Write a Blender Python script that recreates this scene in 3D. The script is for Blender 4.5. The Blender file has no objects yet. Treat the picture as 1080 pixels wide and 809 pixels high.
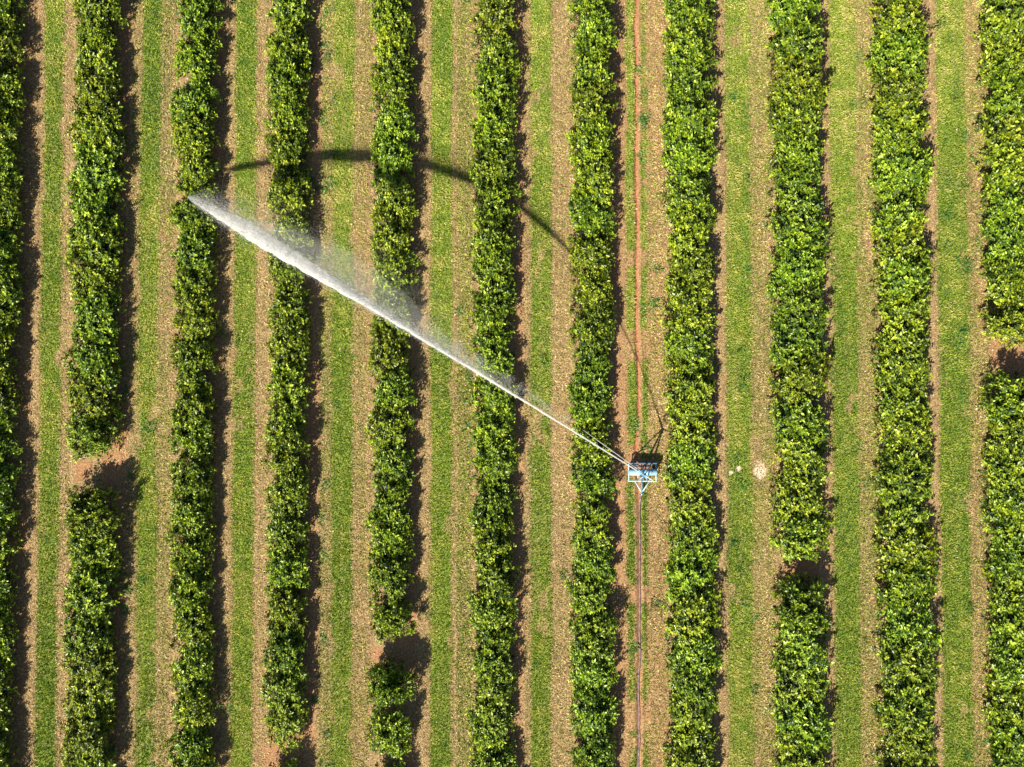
import bpy, bmesh, math, random
import numpy as np
from mathutils import Vector, Matrix
rng = np.random.default_rng(11)
random.seed(5)
C = bpy.context.scene.collection
R = math.radians

# ------------------------------------------------------------------ camera
H = 60.0; S = 0.065; TH = R(1.35)
FPX = H / S
CAM = Vector((0, -H * math.tan(TH), H))
sc = bpy.context.scene
cam = bpy.data.cameras.new('camera'); co = bpy.data.objects.new('camera', cam); C.objects.link(co)
co.location = CAM; co.rotation_euler = (TH, 0, 0)
cam.sensor_fit = 'HORIZONTAL'; cam.sensor_width = 36; cam.lens = 36 * FPX / 1080
cam.clip_start = 0.5; cam.clip_end = 6000
sc.camera = co

def at(px, py, z=0.0):
    """point at height z seen at photograph position px, py (used to measure the site)"""
    d = Vector(((px - 540) / FPX, -(py - 404.5) / FPX, -1))
    d = Matrix.Rotation(TH, 3, 'X') @ d
    t = (z - CAM.z) / d.z
    return CAM + d * t
def gx(px): return (px - 540) * S          # ground x of a lane at mid picture

# ------------------------------------------------------------------ light
sc.view_settings.view_transform = 'Standard'; sc.view_settings.look = 'None'
sc.view_settings.exposure = 1.0; sc.view_settings.gamma = 1
EL = R(42); AZ = R(30)
sundir = Vector((-math.sin(AZ) * math.cos(EL), -math.cos(AZ) * math.cos(EL), math.sin(EL)))
w = bpy.data.worlds.new("World"); sc.world = w; w.use_nodes = True
nt = w.node_tree; bg = nt.nodes['Background']
sky = nt.nodes.new('ShaderNodeTexSky'); sky.sky_type = 'NISHITA'; sky.sun_disc = False
sky.sun_elevation = EL; sky.sun_rotation = R(210)
nt.links.new(sky.outputs[0], bg.inputs[0]); bg.inputs[1].default_value = 0.05
sl = bpy.data.lights.new('sun', 'SUN'); so = bpy.data.objects.new('sun', sl); C.objects.link(so)
sl.energy = 5.0; sl.angle = R(0.55); sl.color = (1, 0.92, 0.76)
so.rotation_euler = (-sundir).to_track_quat('-Z', 'Y').to_euler(); so.location = (0, 0, 80)

# ------------------------------------------------------------------ helpers
def tag(o, label, cat=None, group=None, kind=None):
    o['label'] = label
    if cat: o['category'] = cat
    if group: o['group'] = group
    if kind: o['kind'] = kind
def link(name, me, mat=None, parent=None):
    o = bpy.data.objects.new(name, me); C.objects.link(o)
    if mat: me.materials.append(mat)
    if parent: o.parent = parent
    return o
def mesh_np(name, v, f, attrs=None, smooth=False):
    """v (n,3), f (m,k) arrays -> mesh; attrs: dict name -> per-face float"""
    me = bpy.data.meshes.new(name)
    m, k = f.shape
    me.vertices.add(len(v)); me.vertices.foreach_set('co', np.ascontiguousarray(v, dtype=np.float32).ravel())
    me.loops.add(m * k); me.loops.foreach_set('vertex_index', f.astype(np.int32).ravel())
    me.polygons.add(m); me.polygons.foreach_set('loop_start', np.arange(m, dtype=np.int32) * k)
    me.polygons.foreach_set('loop_total', np.full(m, k, dtype=np.int32))
    me.update(calc_edges=True)
    if smooth: me.polygons.foreach_set('use_smooth', np.ones(m, dtype=bool))
    for n, a in (attrs or {}).items():
        dom = 'FACE' if len(a) == m else 'POINT'
        at_ = me.attributes.new(n, 'FLOAT', dom); at_.data.foreach_set('value', np.ascontiguousarray(a, dtype=np.float32))
    return me
def vnoise(x, y, seed=0):
    """smooth value noise, unit lattice"""
    xi = np.floor(x).astype(np.int64); yi = np.floor(y).astype(np.int64)
    def h(a, b):
        n = (a * 374761393 + b * 668265263 + seed * 982451653) & 0x7fffffff
        n = ((n ^ (n >> 13)) * 1274126177) & 0x7fffffff
        return ((n ^ (n >> 16)) & 0xffff) / 65535.0
    fx = x - xi; fy = y - yi; fx = fx * fx * (3 - 2 * fx); fy = fy * fy * (3 - 2 * fy)
    return (h(xi, yi) * (1 - fx) + h(xi + 1, yi) * fx) * (1 - fy) + (h(xi, yi + 1) * (1 - fx) + h(xi + 1, yi + 1) * fx) * fy
def fbm(x, y, seed=0, o=3):
    s = 0; a = 0.5; t = 0
    for i in range(o):
        s = s + a * vnoise(x, y, seed + i * 17); t += a; a *= 0.5; x = x * 2.03; y = y * 2.03
    return s / t

def mat(name, rough=0.8, spec=0.3):
    m = bpy.data.materials.new(name); m.use_nodes = True
    b = m.node_tree.nodes['Principled BSDF']
    b.inputs['Roughness'].default_value = rough; b.inputs['Specular IOR Level'].default_value = spec
    return m, m.node_tree, b
def ramp(nt, fac, stops, interp='LINEAR'):
    r = nt.nodes.new('ShaderNodeValToRGB'); r.color_ramp.interpolation = interp
    e = r.color_ramp.elements
    while len(e) < len(stops): e.new(0.5)
    for i, (p, c) in enumerate(stops): e[i].position = p; e[i].color = (*c, 1)
    nt.links.new(fac, r.inputs[0]); return r.outputs[0]
def attr(nt, name):
    a = nt.nodes.new('ShaderNodeAttribute'); a.attribute_name = name; return a.outputs['Fac']
def math_n(nt, op, a, b, c=None):
    n = nt.nodes.new('ShaderNodeMath'); n.operation = op
    for i, v in enumerate((a, b, c)):
        if v is None: continue
        if isinstance(v, (int, float)): n.inputs[i].default_value = v
        else: nt.links.new(v, n.inputs[i])
    return n.outputs[0]
def noise_n(nt, scale, detail=4, rough=0.6, vec=None, dim=None):
    n = nt.nodes.new('ShaderNodeTexNoise'); n.inputs['Scale'].default_value = scale
    n.inputs['Detail'].default_value = detail; n.inputs['Roughness'].default_value = rough
    if vec is None:
        tc = nt.nodes.new('ShaderNodeTexCoord'); vec = tc.outputs['Object']
    nt.links.new(vec, n.inputs['Vector']); return n.outputs['Fac']
def mix(nt, fac, a, b, mode='MIX'):
    n = nt.nodes.new('ShaderNodeMix'); n.data_type = 'RGBA'; n.blend_type = mode
    for s, v in ((n.inputs[0], fac), (n.inputs[6], a), (n.inputs[7], b)):
        if isinstance(v, (int, float)): s.default_value = v
        elif isinstance(v, tuple): s.default_value = (*v, 1)
        else: nt.links.new(v, s)
    return n.outputs[2]

# ------------------------------------------------------------------ lanes between the rows (measured in photograph pixels at mid picture)
GRASS = [(-60,-40,.8),
 (42,64,1.05),(63,71,.22),
 (136,146,.30),(145,167,.95),(166,181,.50),
 (236,246,.12),(246,269,1.05),(268,280,.20),
 (337,350,.55),(349,373,.98),(372,389,.40),
 (443,455,.10),(454,477,1.1),(476,482,.3),(481,498,.62),
 (552,560,.2),(559,582,1.0),(581,602,.24),
 (660.5,670,.9),(676,683,.85),(683,701,.30),
 (766,794,1.0),(793,816,.52),
 (877,906,1.1),(905,926,.58),
 (990,1023,1.0),(1022,1047,.46),(1120,1140,.8)]
def lane_profile(segs, X, soft=5.0):
    px = X / S + 540; g = np.zeros_like(px)
    for a, b, v in segs:
        g = np.maximum(g, v * np.clip((px - a) / soft + .5, 0, 1) * np.clip((b - px) / soft + .5, 0, 1))
    return g
TRACK = gx(672.6)
def track_x(y):
    y = np.asarray(y, dtype=float)
    return TRACK + (fbm(y * .22, y * 0 + 3, 5) - .5) * .32 + (vnoise(y * .9, y * 0 + 9, 8) - .5) * .07
CART = at(676, 498, 0)
def fields(X, Y):
    wx = X + (fbm(X * .5, Y * .35, 1) - .5) * .30 + (fbm(X * 2.6, Y * 2.6, 2) - .5) * .30
    g = lane_profile(GRASS, wx)
    g = g * (0.72 + .62 * fbm(X * .7, Y * .28, 3)) 
    streak = fbm(X * 3.2 + 7, Y * .10, 51)
    g = g * (.62 + .76 * streak)
    bare = fbm(X * .9, Y * .5, 41)
    g = g * np.clip((bare - .16) * 6, .35, 1)
    # red soil, plus dark red strips beside the rows painted to deepen tree shadows
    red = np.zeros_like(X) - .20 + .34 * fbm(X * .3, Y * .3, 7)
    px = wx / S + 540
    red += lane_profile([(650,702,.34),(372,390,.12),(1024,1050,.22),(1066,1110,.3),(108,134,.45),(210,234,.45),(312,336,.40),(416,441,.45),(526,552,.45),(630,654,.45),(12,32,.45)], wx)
    tx = track_x(Y)
    d = np.abs(X - tx)
    open_ = (Y > CART.y + .6)
    tw = np.where(open_, .115, .09)
    core = np.clip((tw - d) / .05 + .5, 0, 1) * np.where(open_, 1, .75)
    g = g * (1 - core); red = np.maximum(red, core)
    # crossing bare breaks in the planted strip next to the track
    br = vnoise(Y * .35, Y * 0, 77) * np.clip(1.5 - d * .8, 0, 1)
    g = np.where(br > .72, g * .25, g)
    # bare earth where trees are missing and round the cart
    for (bx, by, rx, ry) in ((86,494,11,13),(1064,376,24,26),(845,600,22,12),(398,690,9,8),(290,795,20,26),(676,484,17,16)):
        p = at(bx, by)
        e = ((X - p.x) / (rx * S)) ** 2 + ((Y - p.y) / (ry * S)) ** 2 + (fbm(X * 1.5, Y * 1.5, 9) - .5) * 1.2
        k = np.clip((1.1 - e) * 2, 0, 1)
        g = g * (1 - k * .9); red = np.maximum(red, k * .55)
    pale = np.zeros_like(X)
    for (bx, by, rx, ry) in ((801,495,7,9),(779,494,3.5,3),(771,499,2.5,2.5),(747,478,0.1,.1)):
        p = at(bx, by)
        e = ((X - p.x) / (rx * S)) ** 2 + ((Y - p.y) / (ry * S)) ** 2 + (fbm(X * 2.5, Y * 2.5, 19) - .5) * 1.6
        pale = np.maximum(pale, np.clip((1.1 - e) * 2.5, 0, 1))
    g = g * (1 - pale)
    return g, np.clip(red, 0, 1), pale, core
def ground_z(X, Y):
    tx = track_x(Y); d = np.abs(X - tx)
    z = (fbm(X * .35, Y * .2, 31) - .5) * .10 + (fbm(X * 1.7, Y * 1.7, 32) - .5) * .06
    z = z - .10 * np.exp(-(d / .12) ** 2) + .05 * np.exp(-((d - .28) / .10) ** 2)
    return z * np.clip((60 - np.abs(X)) / 15, 0, 1)

# ------------------------------------------------------------------ ground
xs = np.concatenate([[-2500, -1200, -500, -200, -100, -60], np.arange(-42, 8.0, .16), np.arange(8.0, 9.3, .04),
                     np.arange(9.3, 42, .16), [60, 100, 200, 500, 1200, 2500]])
ys = np.concatenate([[-2500, -1200, -500, -200, -90, -50], np.arange(-34, 34, .18), [50, 90, 200, 500, 1200, 2500]])
X, Y = np.meshgrid(xs, ys)
Z = ground_z(X, Y); Z = np.where(np.abs(Y) > 40, 0, Z)
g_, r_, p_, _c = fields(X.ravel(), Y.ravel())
nx, ny = len(xs), len(ys)
i = np.arange((nx) * (ny)).reshape(ny, nx)
f = np.stack([i[:-1, :-1], i[:-1, 1:], i[1:, 1:], i[1:, :-1]], -1).reshape(-1, 4)
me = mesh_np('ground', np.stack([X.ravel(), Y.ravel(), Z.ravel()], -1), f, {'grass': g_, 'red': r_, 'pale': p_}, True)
m, nt, b = mat('orchard soil', .95, .1)
n1 = noise_n(nt, 9, 6, .75); n2 = noise_n(nt, 1.1, 3, .6); n3 = noise_n(nt, 26, 3, .7)
earth = ramp(nt, n1, [(.30, (.11, .068, .036)), (.45, (.27, .185, .095)), (.57, (.48, .355, .175)), (.70, (.70, .55, .29))])
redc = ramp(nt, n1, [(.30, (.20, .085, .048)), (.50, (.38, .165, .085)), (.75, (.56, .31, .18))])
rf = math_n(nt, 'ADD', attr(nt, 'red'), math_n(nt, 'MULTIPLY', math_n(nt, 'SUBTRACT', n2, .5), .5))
mp = nt.nodes.new('ShaderNodeMapping'); mp.inputs['Scale'].default_value = (4.5, .16, 1); tcs = nt.nodes.new('ShaderNodeTexCoord')
nt.links.new(tcs.outputs['Object'], mp.inputs[0]); ns_ = noise_n(nt, 1, 4, .6, mp.outputs[0])
earth = mix(nt, 1.0, earth, ramp(nt, ns_, [(.3, (.66, .62, .60)), (.7, (1, 1, 1))]), 'MULTIPLY')
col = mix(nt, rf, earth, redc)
gr = ramp(nt, n3, [(.28, (.09, .13, .018)), (.5, (.20, .26, .035)), (.72, (.42, .40, .12))])
gf = math_n(nt, 'ADD', math_n(nt, 'MULTIPLY', attr(nt, 'grass'), 1.5), math_n(nt, 'MULTIPLY', math_n(nt, 'SUBTRACT', n1, .72), 2.4))
cl = nt.nodes.new('ShaderNodeClamp'); nt.links.new(gf, cl.inputs[0])
col = mix(nt, cl.outputs[0], col, gr)
col = mix(nt, attr(nt, 'pale'), col, (.72, .60, .47))
nt.links.new(col, b.inputs['Base Color'])
bp = nt.nodes.new('ShaderNodeBump'); bp.inputs['Strength'].default_value = .9; bp.inputs['Distance'].default_value = .07
nt.links.new(n1, bp.inputs['Height']); nt.links.new(bp.outputs[0], b.inputs['Normal'])
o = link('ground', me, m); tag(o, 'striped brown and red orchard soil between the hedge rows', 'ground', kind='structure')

# ------------------------------------------------------------------ scatter helpers
def blades(P, L, W, lean, name, var, zoff=0.0, curl=.35):
    """one bent narrow triangle pair per blade"""
    n = len(P); a = rng.uniform(0, 2 * np.pi, n); u = np.stack([np.cos(a), np.sin(a)], -1); s = np.stack([-u[:, 1], u[:, 0]], -1)
    hor = np.sin(lean) * L; ver = np.cos(lean) * L
    v = np.zeros((n, 4, 3))
    v[:, 0, :2] = P[:, :2] - s * W[:, None] * .5; v[:, 1, :2] = P[:, :2] + s * W[:, None] * .5
    v[:, 2, :2] = P[:, :2] + u * (hor * .5)[:, None] + s * W[:, None] * .55
    v[:, 3, :2] = P[:, :2] + u * hor[:, None]
    v[:, 0, 2] = v[:, 1, 2] = P[:, 2] + zoff
    v[:, 2, 2] = P[:, 2] + zoff + ver * .7; v[:, 3, 2] = P[:, 2] + zoff + ver * (1 - curl * .5)
    b0 = np.arange(n)[:, None] * 4
    f = np.concatenate([b0 + [0, 1, 2], b0 + [0, 2, 3]], 0)
    return mesh_np(name, v.reshape(-1, 3), f, {'var': np.concatenate([var, var])})
def flat_bits(P, L, W, name, var, tilt=.35):
    n = len(P); a = rng.uniform(0, 2 * np.pi, n)
    u = np.stack([np.cos(a), np.sin(a), rng.uniform(-tilt, tilt, n)], -1)
    s = np.stack([-np.sin(a), np.cos(a), rng.uniform(-tilt, tilt, n)], -1)
    u *= L[:, None] * .5; s *= W[:, None] * .5
    c = P + np.array([0, 0, .02]) + np.stack([np.zeros(n), np.zeros(n), rng.uniform(0, .03, n)], -1)
    v = np.stack([c - u, c + s, c + u, c - s], 1)
    f = np.arange(n)[:, None] * 4 + np.array([0, 1, 2, 3])
    return mesh_np(name, v.reshape(-1, 3), f, {'var': var})
def pts(n, x0=-39, x1=39, y0=-29, y1=30):
    x = rng.uniform(x0, x1, n); y = rng.uniform(y0, y1, n); return x, y

def leafy(name, stops, rough=.55, trans=.25, spec=.3, objvar=0.0):
    m, nt, b = mat(name, rough, spec)
    col = ramp(nt, attr(nt, 'var'), stops)
    if objvar:
        oi = nt.nodes.new('ShaderNodeObjectInfo')
        hs = nt.nodes.new('ShaderNodeHueSaturation')
        nt.links.new(math_n(nt, 'MULTIPLY_ADD', oi.outputs['Random'], .030, .482), hs.inputs['Hue'])
        r2 = math_n(nt, 'FRACT', math_n(nt, 'MULTIPLY', oi.outputs['Random'], 7.31), 0)
        nt.links.new(math_n(nt, 'MULTIPLY_ADD', r2, objvar, 1 - objvar / 2), hs.inputs['Value'])
        nt.links.new(col, hs.inputs['Color']); col = hs.outputs[0]
    nt.links.new(col, b.inputs['Base Color'])
    if trans:
        t = nt.nodes.new('ShaderNodeBsdfTranslucent'); nt.links.new(col, t.inputs[0])
        ms = nt.nodes.new('ShaderNodeMixShader'); ms.inputs[0].default_value = trans
        nt.links.new(b.outputs[0], ms.inputs[1]); nt.links.new(t.outputs[0], ms.inputs[2])
        nt.links.new(ms.outputs[0], nt.nodes['Material Output'].inputs[0])
    return m

# grass
x, y = pts(1700000); g, rd, pl, cr = fields(x, y)
keep = rng.random(len(x)) < np.clip(g, 0, 1) ** 1.25 * .98
x, y = x[keep], y[keep]; n = len(x)
tuft = fbm(x * 1.3, y * 1.3, 55)
var = np.clip(.47 + x / 35 * .07 + (tuft - .5) * 1.3 + rng.normal(0, .30, n) + (fbm(x * .16, y * .08, 61) - .5) * .9, 0, 1)
me = blades(np.stack([x, y, ground_z(x, y)], -1), rng.uniform(.11, .20, n) * (.6 + tuft), rng.uniform(.020, .040, n), rng.uniform(.35, 1.25, n), 'grass', var)
GR = leafy('grass blades', [(0, (.05, .13, .015)), (.28, (.135, .265, .020)), (.58, (.255, .385, .028)), (.82, (.42, .48, .06)), (1, (.66, .60, .22))], .6, .3)
o = link('grass', me, GR); tag(o, 'mown green grass strips running between the tree rows', 'grass', kind='stuff')

# straw and dry grass on the bare strips
x, y = pts(900000); g, rd, pl, cr = fields(x, y)
wx = lane_profile([(20,43,1),(63,72,1),(130,147,1),(166,182,1),(232,248,1),(268,282,1),(338,350,.9),(371,390,1),(440,455,1),(476,500,1),(552,560,1),(580,602,1),(656,662,.5),(682,702,.7),(760,769,.8),(792,818,1),(873,880,.8),(905,927,1),(985,992,.7),(1022,1048,1)], x)
keep = (rng.random(len(x)) < (.03 + .9 * wx) * np.clip(.35 + fbm(x * .8, y * .5, 71) * 1.1, 0, 1)) & (cr < .3)
x, y = x[keep], y[keep]; n = len(x)
me = flat_bits(np.stack([x, y, ground_z(x, y)], -1), rng.uniform(.10, .34, n), rng.uniform(.014, .036, n), 'straw', rng.random(n), .6)
ST = leafy('dry straw', [(0, (.17, .105, .048)), (.35, (.33, .225, .105)), (.7, (.53, .39, .185)), (1, (.77, .62, .30))], .8, .15)
o = link('straw', me, ST); tag(o, 'dry straw and cut stalks on the bare wheel strips', 'straw', kind='stuff')

# fallen leaves along the sunny foot of the rows
ROWL = [(-5, 10), (62, 72), (172, 184), (272, 284), (378, 392), (488, 502), (588, 604), (690, 704), (803, 819), (914, 929), (1032, 1050)]
x, y = pts(260000)
wx = lane_profile([(a - 2, b + 4, min(.3 + .10 * k, 1.1) if k > 4 else .28) for k, (a, b) in enumerate(ROWL)], x, 6)
patch = np.clip((fbm(x * .6, y * .45, 81) - .42) * 5, 0.05, 1)
keep = rng.random(len(x)) < wx * patch * .8 + .012
x, y = x[keep], y[keep]; n = len(x)
me = flat_bits(np.stack([x, y, ground_z(x, y)], -1), rng.uniform(.08, .19, n), rng.uniform(.05, .10, n), 'fallen_leaves', rng.random(n), .5)
FL = leafy('fallen leaves', [(0, (.30, .13, .07)), (.3, (.55, .34, .16)), (.65, (.75, .58, .22)), (.85, (.82, .66, .45)), (1, (.55, .50, .12))], .6, .2)
o = link('fallen_leaves', me, FL); tag(o, 'yellow and brown fallen leaves along the foot of the rows', 'leaf litter', kind='stuff')

# broad-leaved weeds, in clumps at the row edges and in the lanes
cx, cy = pts(2600)
side = lane_profile([(116,140,.9),(222,240,.35),(322,350,.9),(437,447,.15),(484,497,.6),(661,669,.5),(676,682,.4),(690,700,.35),(770,800,.25),(996,1040,.45),(905,920,.3),(150,170,.25)], cx, 3)
pk = rng.random(len(cx)) < side * np.clip((fbm(cx * .3, cy * .22, 91) - .35) * 4, 0, 1) + .015
cx, cy = cx[pk], cy[pk]; k = 34
x = np.repeat(cx, k) + rng.normal(0, .20, len(cx) * k); y = np.repeat(cy, k) + rng.normal(0, .24, len(cx) * k); n = len(x)
me = blades(np.stack([x, y, ground_z(x, y)], -1), rng.uniform(.12, .26, n), rng.uniform(.05, .10, n), rng.uniform(.5, 1.3, n), 'weeds', np.clip(np.repeat(rng.random(len(cx)), k) * .7 + rng.random(n) * .3, 0, 1), .03)
WD = leafy('weed leaves', [(0, (.035, .12, .025)), (.6, (.11, .24, .05)), (1, (.22, .33, .07))], .55, .3)
o = link('weeds', me, WD); tag(o, 'low broad-leaved weeds in clumps along the lane edges', 'weeds', kind='stuff')

# ------------------------------------------------------------------ citrus trees
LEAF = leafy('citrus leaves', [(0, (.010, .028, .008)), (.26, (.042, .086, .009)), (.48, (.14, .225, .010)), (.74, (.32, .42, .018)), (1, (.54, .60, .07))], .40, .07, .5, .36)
BARK, bnt, bb = mat('grey brown bark', .9, .2)
bnt.links.new(ramp(bnt, noise_n(bnt, 14, 4, .6), [(.3, (.09, .065, .045)), (.7, (.24, .19, .14))]), bb.inputs['Base Color'])

def crown_mesh(seed, R0=1.72, Ht=2.25):
    r = np.random.default_rng(seed)
    nb = 40                                              # big lobes and pockets
    bd = r.normal(size=(nb, 3)); bd[:, 2] = np.abs(bd[:, 2]) * .9; bd /= np.linalg.norm(bd, axis=1)[:, None]
    ba = np.where(r.random(nb) < .5, r.uniform(-.40, -.12, nb), r.uniform(.05, .17, nb)); bs = r.uniform(16, 50, nb)
    bd = np.concatenate([bd, bd[::-1] * [-1, 1, 1]])[:nb + 18]; ba = np.concatenate([ba, r.uniform(-.60, -.30, 18)]); bs = np.concatenate([bs, r.uniform(45, 110, 18)])
    ns = 800
    d = r.normal(size=(ns, 3)); d[:, 2] = np.where(d[:, 2] < -.25, -d[:, 2], d[:, 2]) ; d /= np.linalg.norm(d, axis=1)[:, None]
    bump = 1 + (ba * np.exp((d @ bd.T - 1) * bs)).sum(1)
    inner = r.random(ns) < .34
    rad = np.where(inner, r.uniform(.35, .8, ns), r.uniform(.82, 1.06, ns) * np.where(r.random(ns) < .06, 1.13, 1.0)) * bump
    q = ((np.abs(d[:, :2]) ** 3).sum(1) ** (2 / 3) + d[:, 2] ** 2) ** -.5
    zc = .85
    c = d * (rad * q)[:, None] * np.array([R0, R0, Ht - zc]); c[:, 2] += zc
    c[:, 2] = np.maximum(c[:, 2], .25)
    nrm = d / np.array([R0, R0, Ht - zc]); nrm /= np.linalg.norm(nrm, axis=1)[:, None]
    nrm = nrm + np.array([0, 0, .28]) + r.normal(0, .35, (ns, 3)); nrm /= np.linalg.norm(nrm, axis=1)[:, None]
    k = 11; n = ns * k
    shade = np.repeat(r.random(ns), k)
    N = np.repeat(nrm, k, 0); P = np.repeat(c, k, 0)
    # stem of each shoot: leaves sit along it
    along = np.tile(np.linspace(-.20, .09, k), ns)
    P = P + N * along[:, None] + r.normal(0, .035, (n, 3))
    t = np.cross(N, r.normal(size=(n, 3))); t /= np.linalg.norm(t, axis=1)[:, None]
    th = r.uniform(.5, 1.35, n) - along * 1.5
    u = N * np.cos(th)[:, None] + t * np.sin(th)[:, None]
    u[:, 2] -= .12; u /= np.linalg.norm(u, axis=1)[:, None]
    s = np.cross(u, N); s /= np.linalg.norm(s, axis=1)[:, None]
    up = np.cross(s, u)
    tw = r.normal(0, .45, n)
    s2 = s * np.cos(tw)[:, None] + up * np.sin(tw)[:, None]; up = np.cross(s2, u); s = s2
    L = r.uniform(.125, .225, n) * np.repeat(r.uniform(.75, 1.35, ns), k); W = L * r.uniform(.46, .60, n)
    base = P; tip = P + u * L[:, None] - up * (L * .12)[:, None]
    midp = P + u * (L * .45)[:, None]
    l_ = midp + s * (W * .5)[:, None] + up * (W * .16)[:, None]
    r__ = midp - s * (W * .5)[:, None] + up * (W * .16)[:, None]
    v = np.stack([base, l_, tip, r__], 1).reshape(-1, 3)
    v[:, 2] = np.maximum(v[:, 2], .06)
    b0 = np.arange(n)[:, None] * 4
    f = np.concatenate([b0 + [0, 1, 2], b0 + [0, 2, 3]], 0)
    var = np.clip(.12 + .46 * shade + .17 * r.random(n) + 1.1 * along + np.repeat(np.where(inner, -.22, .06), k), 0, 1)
    return mesh_np('crown', v, f, {'var': np.concatenate([var, var])})

def tube(bm, p0, p1, r0, r1, seg=8, cap=True):
    p0 = Vector(p0); p1 = Vector(p1); d = (p1 - p0); q = d.to_track_quat('Z', 'Y')
    a = []; b_ = []
    for k in range(seg):
        c = Vector((math.cos(2 * math.pi * k / seg), math.sin(2 * math.pi * k / seg), 0))
        a.append(bm.verts.new(p0 + q @ (c * r0))); b_.append(bm.verts.new(p1 + q @ (c * r1)))
    for k in range(seg): bm.faces.new((a[k], a[(k + 1) % seg], b_[(k + 1) % seg], b_[k]))
    if cap: bm.faces.new(a[::-1]); bm.faces.new(b_)
def box(bm, c, s, bev=0.0, rot=None):
    r = bmesh.ops.create_cube(bm, size=1)
    M = Matrix.Translation(c) @ (rot.to_4x4() if rot else Matrix.Identity(4)) @ Matrix.Diagonal((*s, 1))
    bmesh.ops.transform(bm, matrix=M, verts=r['verts'])
    if bev:
        es = list({e for v in r['verts'] for e in v.link_edges})
        bmesh.ops.bevel(bm, geom=es, offset=bev, segments=2, affect='EDGES')
def finish(name, bm, m, parent=None, smooth=True):
    me = bpy.data.meshes.new(name); bm.to_mesh(me); bm.free()
    if smooth:
        me.polygons.foreach_set('use_smooth', [len(p.vertices) == 4 for p in me.polygons])
    return link(name, me, m, parent)

def trunk_mesh(seed):
    r = random.Random(seed); bm = bmesh.new()
    top = Vector((r.uniform(-.1, .1), r.uniform(-.1, .1), .55))
    tube(bm, (0, 0, -.1), top, .11, .085, 10)
    for k in range(5):
        a = k * 1.257 + r.uniform(-.3, .3); m1 = top + Vector((math.cos(a) * .45, math.sin(a) * .45, .6)); tube(bm, top, m1, .06, .04, 7)
        for j in range(2):
            a2 = a + r.uniform(-.7, .7); e = m1 + Vector((math.cos(a2) * .5, math.sin(a2) * .5, r.uniform(.3, .8))); tube(bm, m1, e, .035, .012, 6)
    me = bpy.data.meshes.new('trunk'); bm.to_mesh(me); bm.free(); me.materials.append(BARK); return me

NV = 12
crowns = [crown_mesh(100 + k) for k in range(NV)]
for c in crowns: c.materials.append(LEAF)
trunks = [trunk_mesh(k) for k in range(4)]
protos = []
def make_tree(k):
    r = bpy.data.objects.new('citrus_tree', None); C.objects.link(r)
    t = bpy.data.objects.new('trunk', trunks[k % 4]); C.objects.link(t); t.parent = r
    c = bpy.data.objects.new('crown', crowns[k]); C.objects.link(c); c.parent = r
    return r
def copy_tree(p):
    r = p.copy(); C.objects.link(r)
    for ch in p.children:
        c = ch.copy(); C.objects.link(c); c.parent = r
    return r
ordn = ['', 'first', 'second', 'third', 'fourth', 'fifth', 'sixth', 'seventh', 'eighth', 'ninth', 'tenth', 'eleventh', 'twelfth',
        'thirteenth', 'fourteenth', 'fifteenth', 'sixteenth', 'seventeenth', 'eighteenth', 'nineteenth', 'twentieth', 'twenty-first', 'twenty-second', 'twenty-third']
# crown left edge, right edge (px at mid picture), anchor py of the spacing, missing-tree py list
ROWS = [(-34, 19, 10, []), (70, 127, 495, [495]), (180, 229, 22, []), (280, 328, 800, [800]), (388, 438, 687, [687, 807]),
        (496, 547, 12, []), (600, 650, 30, []), (700, 758, 5, []), (814, 874, 600, [600]), (924, 987, 18, []), (1041, 1104, 379, [379])]
SP = 40.0
used = set(); rowname = ['first', 'second', 'third', 'fourth', 'fifth', 'sixth', 'seventh', 'eighth', 'ninth', 'tenth', 'eleventh']
def mk_label(ri, k, total, py, note):
    rn = f'{rowname[ri]} row from the left'
    if note: return f'{note}, {rn}'
    if k <= (total + 1) // 2: pos = 'topmost' if k == 1 else f'{ordn[k]} from the top'
    else:
        j = total - k + 1; pos = 'bottommost' if j == 1 else f'{ordn[j]} from the bottom'
    return f'green citrus tree {pos} in the {rn}'
GRP = 'citrus trees planted in hedge rows'
tree_spots = []
for ri, (L, Rr, anc, miss) in enumerate(ROWS):
    rr = random.Random(ri * 7 + 1)
    width = (Rr - L) * S
    ys_ = []
    py = anc - SP * 30
    while py < 860:
        if py > -22 and not any(abs(py - q) < 14 for q in miss): ys_.append(py)
        py += SP
    vis = [q for q in ys_ if q < 824]
    for q in ys_:
        near = min([abs(q - mq) for mq in miss], default=999)
        j = rr.uniform(-3, 3) if near > 50 else (rr.uniform(-1, 1))
        cxp = (L + Rr) / 2 + rr.uniform(-.8, .8)
        gxm = at(cxp - (2.5 if ri < 4 else 1.0 if ri < 6 else 0), 404.5, 1.4).x                      # rows are straight and parallel on the ground
        if near < 50: j += (1 if any(0 < mq - q < 50 for mq in miss) else -1) * {1: -1, 10: -2, 8: 2, 4: 5, 3: 2}[ri]
        yy = at(540, q + j, 1.2).y
        k = vis.index(q) + 1 if q in vis else None
        note = None
        for mq, nm in ((495, 'gap with bare red soil'), (600, 'dark gap'), (687, 'small gap'), (379, 'wide shaded gap')):
            if mq in miss and near < 50 and abs(q - mq) < 50:
                note = 'citrus tree just %s the %s' % ('above' if q < mq else 'below', nm)
        tree_spots.append((ri, gxm, yy, width, k, len(vis), q, note, rr.random()))
first = {}
prev = -1
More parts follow.
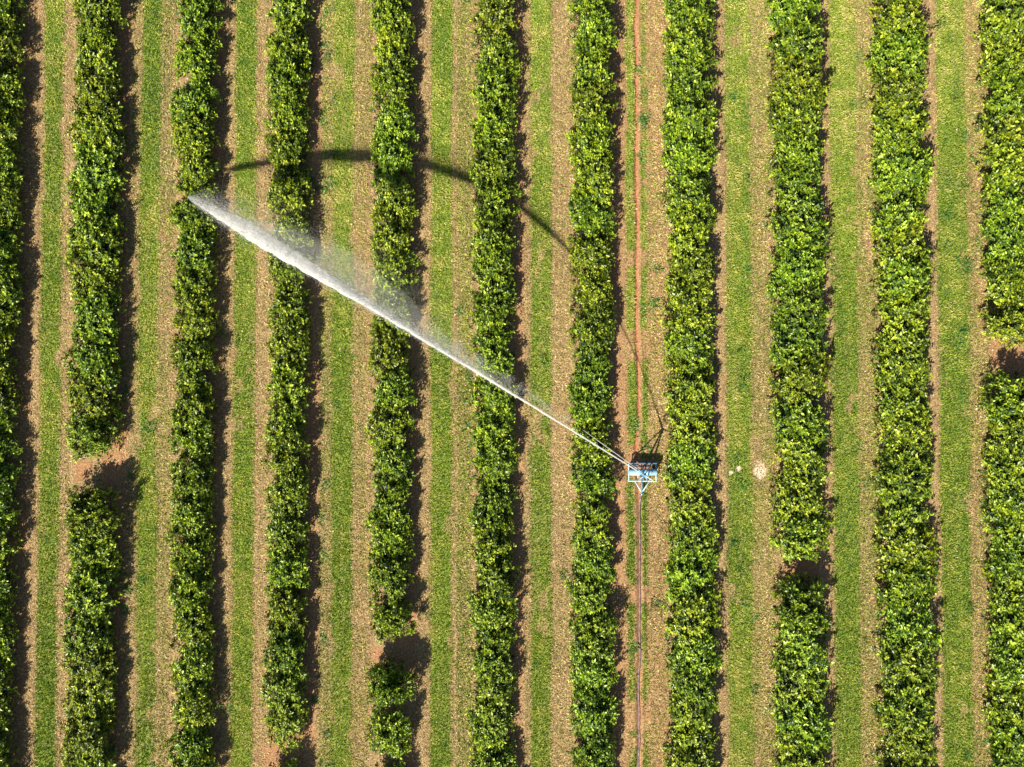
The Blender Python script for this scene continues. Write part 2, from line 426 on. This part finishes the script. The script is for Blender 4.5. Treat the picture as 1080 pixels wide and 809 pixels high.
for (ri, X_, Y_, wd, k, tot, q, note, rv) in tree_spots:
    v = rng.integers(NV)
    while v == prev: v = rng.integers(NV)
    prev = v
    if v in first: o = copy_tree(first[v])
    else: o = make_tree(v); first[v] = o
    s = wd / 3.85
    o.location = (X_, Y_, 0); o.rotation_euler = (0, 0, rng.uniform(-.08, .08))
    cr_ = rng.integers(4) * np.pi / 2 + rng.uniform(-.15, .15)
    for ch in o.children: ch.rotation_euler = (0, 0, cr_)
    us = s * rng.uniform(.99, 1.02) * (1.05 if note else 1)
    o.scale = (us, us * rng.uniform(1.20, 1.32) if note is None else us * 1.0, (0.84 + .16 * s) * (rng.uniform(.89, 1.06) if note is None else 1.08 if 'above' in note else 1.32))
    lab = mk_label(ri, k, tot, q, note) if k else f'citrus tree past the lower picture edge, {rowname[ri]} row from the left'
    tag(o, lab, 'tree', GRP)

# ------------------------------------------------------------------ hose
hm, hnt, hb = mat('dusty plum hose', .45, .5)
hnt.links.new(ramp(hnt, noise_n(hnt, 3, 3, .6), [(.35, (.10, .055, .065)), (.65, (.27, .19, .21))]), hb.inputs['Base Color'])
hy = np.arange(CART.y - 1.42, -38, -.2)
hx = track_x(hy); hx = hx * np.clip((CART.y - 1.42 - hy) / 1.2, 0, 1) + (CART.x - .02) * (1 - np.clip((CART.y - 1.42 - hy) / 1.2, 0, 1))
hz = ground_z(hx, hy) + .075 + .38 * np.exp(-(CART.y - 1.42 - hy) * 3)
ring = 10; ang = np.arange(ring) * 2 * np.pi / ring
v = np.stack([np.stack([hx[:, None] + .062 * np.cos(ang), hy[:, None] + 0 * ang, hz[:, None] + .062 * np.sin(ang)], -1)], 0).reshape(-1, 3)
ii = np.arange(len(hy) * ring).reshape(len(hy), ring)
f = np.stack([ii[:-1], np.roll(ii[:-1], -1, 1), np.roll(ii[1:], -1, 1), ii[1:]], -1).reshape(-1, 4)
o = link('irrigation_hose', mesh_np('irrigation_hose', v, f, None, True), hm)
tag(o, 'long dark plum irrigation hose lying in the red furrow below the blue cart', 'hose')

# ------------------------------------------------------------------ irrigation cart with gun
def paint(name, c, rough=.35, metal=0.0, worn=(.45, .47, .48)):
    m, nt, b = mat(name, rough, .5); b.inputs['Metallic'].default_value = metal
    n = noise_n(nt, 9, 5, .7)
    nt.links.new(ramp(nt, n, [(.30, tuple(x * .8 for x in c)), (.62, c), (.74, worn)]), b.inputs['Base Color'])
    return m
BLUE = paint('worn light blue paint', (.26, .50, .70), .28, 0, (.55, .66, .74)); DBLUE = paint('mid blue paint', (.05, .20, .42), .4, 0, (.25, .36, .45))
PALE = paint('pale blue painted steel', (.52, .70, .80), .35); TYRE = paint('black rubber', (.03, .03, .032), .8, 0, (.09, .075, .06))
STEEL = paint('galvanised steel', (.55, .57, .58), .35, .7); LIME = paint('lime yellow paint', (.45, .62, .08), .4, 0, (.5, .6, .2))
cart = bpy.data.objects.new('irrigation_cart', None); C.objects.link(cart); cart.location = (CART.x, CART.y, 0)
tag(cart, 'light blue wheeled irrigation cart carrying a water gun in the red lane', 'irrigation cart')
# frame
bm = bmesh.new()
for (c, s) in (((0, -.56, .62), (1.92, .07, .07)), ((-.925, .04, .62), (.065, 1.13, .065)), ((.925, .04, .62), (.065, 1.13, .065)), ((-.30, -.22, .61), (.05, .62, .05)), ((.30, -.22, .61), (.05, .62, .05))):
    box(bm, c, s, .012)
finish('frame', bm, PALE, cart, False)
bm = bmesh.new(); box(bm, (.02, .64, .64), (1.95, .09, .09), .015); box(bm, (0, .44, .63), (.9, .05, .05), .01)
finish('rear_bar', bm, DBLUE, cart, False)
# tank
bm = bmesh.new()
prof = [(-.95, .02), (-.95, .14), (-.93, .19), (-.89, .22), (-.32, .22), (-.31, .228), (-.27, .228), (-.26, .22), (.26, .22), (.27, .228), (.31, .228), (.32, .22), (.89, .22), (.93, .19), (.95, .14), (.95, .02)]
rings = []
for (x_, r_) in prof:
    rings.append([bm.verts.new((x_, r_ * math.cos(t * math.pi / 14), r_ * math.sin(t * math.pi / 14))) for t in range(28)])
for a_, b_ in zip(rings, rings[1:]):
    for t in range(28): bm.faces.new((a_[t], a_[(t + 1) % 28], b_[(t + 1) % 28], b_[t]))
bm.faces.new(rings[0][::-1]); bm.faces.new(rings[-1])
bmesh.ops.translate(bm, verts=bm.verts, vec=(0, .06, .90))
bmesh.ops.recalc_face_normals(bm, faces=bm.faces)
tank = finish('tank', bm, BLUE, cart)
bm = bmesh.new(); tube(bm, (.55, .06, 1.10), (.55, .06, 1.17), .07, .07, 14); finish('filler_cap', bm, STEEL, tank)
# wheels
bm = bmesh.new()
tube(bm, (-.85, .1, .36), (.85, .1, .36), .035, .035, 10); finish('axle', bm, STEEL, cart)
for sx in (-1, 1):
    bm = bmesh.new(); pr = [(-.09, .24), (-.10, .30), (-.07, .355), (0, .365), (.07, .355), (.10, .30), (.09, .24)]
    rings = [[bm.verts.new((x_, r_ * math.cos(t * math.pi / 12), r_ * math.sin(t * math.pi / 12))) for t in range(24)] for x_, r_ in pr]
    rings.append(rings[0])
    for a_, b_ in zip(rings, rings[1:]):
        for t in range(24): bm.faces.new((a_[t], a_[(t + 1) % 24], b_[(t + 1) % 24], b_[t]))
    bmesh.ops.translate(bm, verts=bm.verts, vec=(sx * .80, .1, .365)); bmesh.ops.recalc_face_normals(bm, faces=bm.faces)
    wh = bpy.data.objects.new('wheel', None); C.objects.link(wh); wh.parent = cart
    finish('tyre', bm, TYRE, wh)
    bm = bmesh.new(); tube(bm, (sx * .80 - .06, .1, .365), (sx * .80 + .06, .1, .365), .24, .24, 20); tube(bm, (sx * .80 - .1, .1, .365), (sx * .80 + .1, .1, .365), .06, .06, 12)
    finish('rim', bm, PALE, wh)
# drawbar
bm = bmesh.new()
tube(bm, (-.50, -.58, .62), (-.02, -1.34, .48), .035, .035, 8); tube(bm, (.48, -.58, .62), (-.02, -1.34, .48), .035, .035, 8)
tube(bm, (-.02, -.58, .62), (-.02, -1.42, .47), .045, .045, 10); finish('drawbar', bm, PALE, cart)
bm = bmesh.new(); tube(bm, (-.02, -1.40, .47), (-.02, -1.52, .45), .07, .07, 12); finish('hose_coupling', bm, STEEL, cart)
# tower: four splayed legs up to the gun
AP = Vector((-.20, .02, 3.0))
for (lx, ly) in ((-.62, .64), (.62, .64), (-.35, -.55), (.35, -.55)):
    bm = bmesh.new(); tube(bm, (lx, ly, .64), AP + Vector((lx * .1, ly * .1, -.1)), .042, .036, 8); finish('tower_leg', bm, BLUE, cart)
bm = bmesh.new(); tube(bm, (-.02, -1.38, .52), (-.05, -.1, .70), .045, .045, 10); tube(bm, (-.05, -.1, .66), AP, .055, .05, 12)
tube(bm, AP + Vector((0, 0, -.12)), AP + Vector((0, 0, -.06)), .15, .15, 18); finish('riser_pipe', bm, DBLUE, cart)
# gun
tip = at(197, 207, 3.7); apw = Vector((CART.x, CART.y, 0)) + AP
hd = Vector((tip.x - apw.x, tip.y - apw.y, 0)).normalized()
side = Vector((hd.y, -hd.x, 0))
EA = .80; EB = .0243
bdir = (hd + Vector((0, 0, EA))).normalized()
bm = bmesh.new()
tube(bm, AP, AP + Vector((0, 0, .12)), .07, .07, 14); tube(bm, AP + Vector((0, 0, .08)), AP + Vector((0, 0, .08)) + bdir * .85, .065, .035, 14)
tube(bm, AP + Vector((0, 0, .08)) + bdir * .85, AP + Vector((0, 0, .08)) + bdir * .97, .045, .03, 14)
gun = finish('water_gun', bm, BLUE, cart)
bm = bmesh.new(); e = AP + Vector((0, 0, .1)); q = e - hd * .62 + Vector((0, 0, .05))
tube(bm, e, q, .03, .025, 8); tube(bm, e + side * .06, e + side * .06 + bdir * .75, .016, .016, 6); finish('drive_arm', bm, PALE, cart)
bm = bmesh.new(); box(bm, q - hd * .06, (.16, .16, .12), .03); finish('counterweight', bm, LIME, cart)

# ------------------------------------------------------------------ water jet
W0 = apw + Vector((0, 0, .08)) + bdir * .97
def jet(s):
    s = np.asarray(s, dtype=float)
    return np.stack([W0.x + hd.x * s, W0.y + hd.y * s, W0.z + EA * s - EB * s * s], -1)
Lj = (Vector((tip.x, tip.y, 0)) - Vector((W0.x, W0.y, 0))).length
wm = bpy.data.materials.new('white broken water'); wm.use_nodes = True; wnt = wm.node_tree; wb = wnt.nodes['Principled BSDF']

tr = wnt.nodes.new('ShaderNodeBsdfTranslucent'); tr.inputs[0].default_value = (1, 1, 1, 1)
ms = wnt.nodes.new('ShaderNodeMixShader'); ms.inputs[0].default_value = .5
df = wnt.nodes.new('ShaderNodeBsdfDiffuse'); df.inputs[0].default_value = (1, 1, 1, 1); wnt.nodes.remove(wb); wnt.links.new(df.outputs[0], ms.inputs[1]); wnt.links.new(tr.outputs[0], ms.inputs[2]); wnt.links.new(ms.outputs[0], wnt.nodes['Material Output'].inputs[0])
sc.cycles.transparent_max_bounces = 64
def see_through(f, name):
    m = wm.copy(); m.name = name; t = m.node_tree; out = t.nodes['Material Output']; src = out.inputs[0].links[0].from_socket
    tp = t.nodes.new('ShaderNodeBsdfTransparent'); mx = t.nodes.new('ShaderNodeMixShader'); mx.inputs[0].default_value = f
    t.links.new(src, mx.inputs[1]); t.links.new(tp.outputs[0], mx.inputs[2]); t.links.new(mx.outputs[0], out.inputs[0]); return m
sm = see_through(.50, 'clear streaming water')
root = bpy.data.objects.new('water_jet', None); C.objects.link(root)
tag(root, 'long white jet of water shot from the blue cart across five tree rows', 'water jet')
def stream(name, s0, s1, off, r1, m, seed, zoff=0.0, parent=None):
    s = np.arange(s0, s1, .08); p = jet(s); n = len(s)
    nrm = np.array([side.x, side.y, 0]); upv = np.array([-hd.x * .6, -hd.y * .6, .8])
    p = p + nrm * (off(s) + .05 * (s / 20) * (fbm(s * 1.1, s * 0, seed) - .5))[:, None]; p[:, 2] += zoff
    t = (s - s0) / (s1 - s0)
    rad = np.interp(s, *r1) * (.6 + .8 * fbm(s * 2.5, s * 0 + 4, seed + 1)) * np.clip((1 - t) * 12, 0.05, 1)
    k = 12; a = np.arange(k) * 2 * np.pi / k
    jit = 1 + (rng.random((n, k)) - .5) * .7 * t[:, None]
    v = p[:, None, :] + (rad[:, None] * jit * np.cos(a))[:, :, None] * nrm + (rad[:, None] * jit * np.sin(a))[:, :, None] * upv
    ii = np.arange(n * k).reshape(n, k)
    f = np.stack([ii[:-1], np.roll(ii[:-1], -1, 1), np.roll(ii[1:], -1, 1), ii[1:]], -1).reshape(-1, 4)
    return link(name, mesh_np(name, v.reshape(-1, 3), f, None, True), m, parent)
stream('main_stream', 0, Lj + .05, lambda s: .10 * np.clip((s - 16) / 14, 0, 1), ([0, 8, 16, 22, 27, 31, 33.3], [.038, .055, .10, .17, .25, .26, .14]), sm, 3, 0, root)
stream('torn_stream', 13, Lj - 1.0, lambda s: np.interp(s, [13, 20, 28, 33], [.04, .22, .46, .30]), ([13, 18, 24, 29, 33], [.02, .09, .17, .20, .06]), sm, 31, -.1, root)
stream('torn_stream', 16, Lj - .3, lambda s: np.interp(s, [16, 22, 28, 33], [0, -.14, -.20, -.05]), ([16, 20, 27, 33], [.02, .08, .15, .06]), sm, 47, .05, root)
stream('side_stream', 0, 4.6, lambda s: .10 + .060 * s, ([0, 5], [.022, .014]), see_through(.6, 'thin streaming water'), 9, -.02, root)
dm = see_through(.48, 'water drops')
def drops(name, P, L, W, align, parent):
    n = len(P); T = np.array([hd.x, hd.y, 0]) * align[:, None] + np.array([0, 0, 1]) * rng.normal(0, .3, n)[:, None] + rng.normal(0, .25, (n, 3))
    T /= np.linalg.norm(T, axis=1)[:, None]
    A = np.cross(T, rng.normal(size=(n, 3))); A /= np.linalg.norm(A, axis=1)[:, None]; B = np.cross(T, A)
    v = np.stack([P - T * L[:, None] * .5, P + T * L[:, None] * .5 + A * W[:, None] * .3, P + A * W[:, None] * .6, P - A * W[:, None] * .5 + B * W[:, None] * .5], 1)
    b0 = np.arange(n)[:, None] * 4
    f = np.concatenate([b0 + q for q in ([0, 1, 2], [0, 3, 1], [0, 2, 3], [1, 3, 2])], 0)
    o = link(name, mesh_np(name, v.reshape(-1, 3), f), dm, parent); o['kind'] = 'stuff'; return o
# plume: streaks and drops round the stream, growing with distance, ragged on the downwind (upper right) side
sN = np.array([0, 5, 10, 15, 20, 25, 29, 32, 34.5]); 
def plume(n, spread, skew, smin, smax, pw=1.0):
    s = smin + (smax - smin) * rng.random(n) ** pw
    r = np.interp(s, [0, 6, 12, 18, 24, 28.5, 31, 32.6, Lj + .6], [.03, .06, .11, .20, .34, .46, .40, .24, .04]) * spread
    kp = rng.random(n) < .45 + .9 * fbm(s * 1.1, s * 0 + 2, 63); s = s[kp]; r = r[kp]; n = len(s)
    a = np.abs(rng.normal(0, 1, n)); sgn = rng.random(n)
    lat = np.where(sgn < skew, a * r * 1.5, -a * r * .45)
    ver = rng.normal(0, 1, n) * r * .6
    p = jet(s); p[:, :2] += np.array([side.x, side.y]) * lat[:, None]
    p[:, 2] += ver - np.abs(lat) * .15
    return s, p
s1, p1 = plume(20000, 1.0, .62, 5, Lj + .5, .85)
s2, p2 = plume(52000, 1.0, .58, 13, Lj + .5, .8)
s3, p3 = plume(44000, 2.0, .8, 9, Lj, .9)
P = np.concatenate([p1, p2, p3]); n = len(P)
drops('plume', P, rng.uniform(.02, .08, n), rng.uniform(.005, .012, n), np.full(n, 1.0), root)
_, pc = plume(3600, .75, .55, 12, Lj - .2, .8); nc = len(pc)
drops('water_ropes', pc, rng.uniform(.15, .60, nc), rng.uniform(.014, .036, nc), np.full(nc, 1.6), root)
# veil: fine drops drifting downwind and falling out of the jet
n = 130000
s = 10 + (30 - 10) * rng.beta(1.8, 1.5, n); age = rng.exponential(.30, n); age = age[(age < 1.2)]; s = s[:len(age)]; n = len(s)
p = jet(s); wind = np.array([side.x, side.y]) * 1.0 + np.array([hd.x, hd.y]) * -.12
hmax = np.interp(s, [9, 13, 16, 20, 26, 31], [.3, 1.0, 2.4, 3.2, 2.4, .8])
st = fbm(s * .8, age * 2, 15)
p[:, :2] += wind * (age * hmax * (.8 + .5 * st))[:, None] + rng.normal(0, .08, (n, 2)); p[:, 2] = np.maximum(p[:, 2] - age ** 1.4 * 4.5 * (.7 + .5 * rng.random(n)), .3)
k = rng.random(n) < (.3 + 1.1 * st)
drops('mist_veil', p[k], rng.uniform(.010, .034, k.sum()), rng.uniform(.006, .014, k.sum()), np.full(k.sum(), .6), root)
# fine mist filling the plume: a closed hull of scattering air
fm = bpy.data.materials.new('fine water mist'); fm.use_nodes = True; fnt = fm.node_tree; fnt.nodes.remove(fnt.nodes['Principled BSDF'])
pv = fnt.nodes.new('ShaderNodeVolumePrincipled'); pv.inputs['Color'].default_value = (.99, .995, 1, 1); pv.inputs['Density'].default_value = 1.3; pv.inputs['Anisotropy'].default_value = .1
fnt.links.new(pv.outputs[0], fnt.nodes['Material Output'].inputs['Volume'])
def hull(name, s0, s1, lat0, lat1, ver, seed, dens):
    s = np.arange(s0, s1, .2); n = len(s); p = jet(s); k = 14; a = np.arange(k) * 2 * np.pi / k
    ca, sa = np.meshgrid(a, s); jit = .78 + .44 * fbm(sa * 1.3, ca * 1.1, seed)
    end = np.sin(np.clip((s - s0) / (s1 - s0), .002, .998) * np.pi) ** .5
    l0 = lat0(s) * end; l1 = lat1(s) * end; mid = (l0 + l1) / 2; hw = (l1 - l0) / 2
    lt = mid[:, None] + hw[:, None] * np.cos(a) * jit; vt = (ver(s) * end)[:, None] * np.sin(a) * jit
    v = p[:, None, :] + lt[:, :, None] * np.array([side.x, side.y, 0]) + np.stack([0 * vt, 0 * vt, vt - np.maximum(lt, 0) * .3], -1)
    ii = np.arange(n * k).reshape(n, k)
    f = np.stack([ii[:-1], np.roll(ii[:-1], -1, 1), np.roll(ii[1:], -1, 1), ii[1:]], -1).reshape(-1, 4)
    v = v.reshape(-1, 3); bm = bmesh.new(); vs = [bm.verts.new(q) for q in v]
    for q in f: bm.faces.new([vs[j] for j in q])
    bm.faces.new(vs[:k][::-1]); bm.faces.new(vs[-k:]); bmesh.ops.recalc_face_normals(bm, faces=bm.faces)
    m = fm.copy(); m.node_tree.nodes['Principled Volume'].inputs['Density'].default_value = dens
    o = finish(name, bm, m, root); o['kind'] = 'stuff'
RR = lambda s: np.interp(s, [0, 6, 12, 18, 24, 28.5, 31, 32.6, Lj + .6], [.03, .06, .11, .20, .34, .46, .40, .24, .04])
hull('fine_mist', 8, Lj + .2, lambda s: -RR(s) * .55, lambda s: RR(s) * 1.5, lambda s: RR(s) * .7, 3, 1.7)
hull('drifting_mist', 9, Lj - 2, lambda s: 0 * s, lambda s: np.interp(s, [7, 13, 17, 21, 26, 31], [.2, .8, 1.8, 2.2, 1.8, .7]), lambda s: .35 + 0 * s, 8, .24)
# wisps shed by the side stream
n = 9000; s = rng.uniform(5.5, 14.5, n); c = fbm(s * 1.4, s * 0, 23)
kk = rng.random(n) < np.clip((c - .38) * 4, .05, 1); s = s[kk]; n = len(s)
p = jet(s); p[:, :2] += np.array([side.x, side.y]) * (.10 + .052 * s + rng.normal(0, .05 + .012 * s))[:, None]; p[:, 2] -= (s - 5) * .25
drops('wisps', p, rng.uniform(.02, .07, n), rng.uniform(.006, .014, n), np.full(n, 1.0), root)

sc.cycles.max_bounces = 12; sc.cycles.diffuse_bounces = 8; sc.cycles.volume_bounces = 6
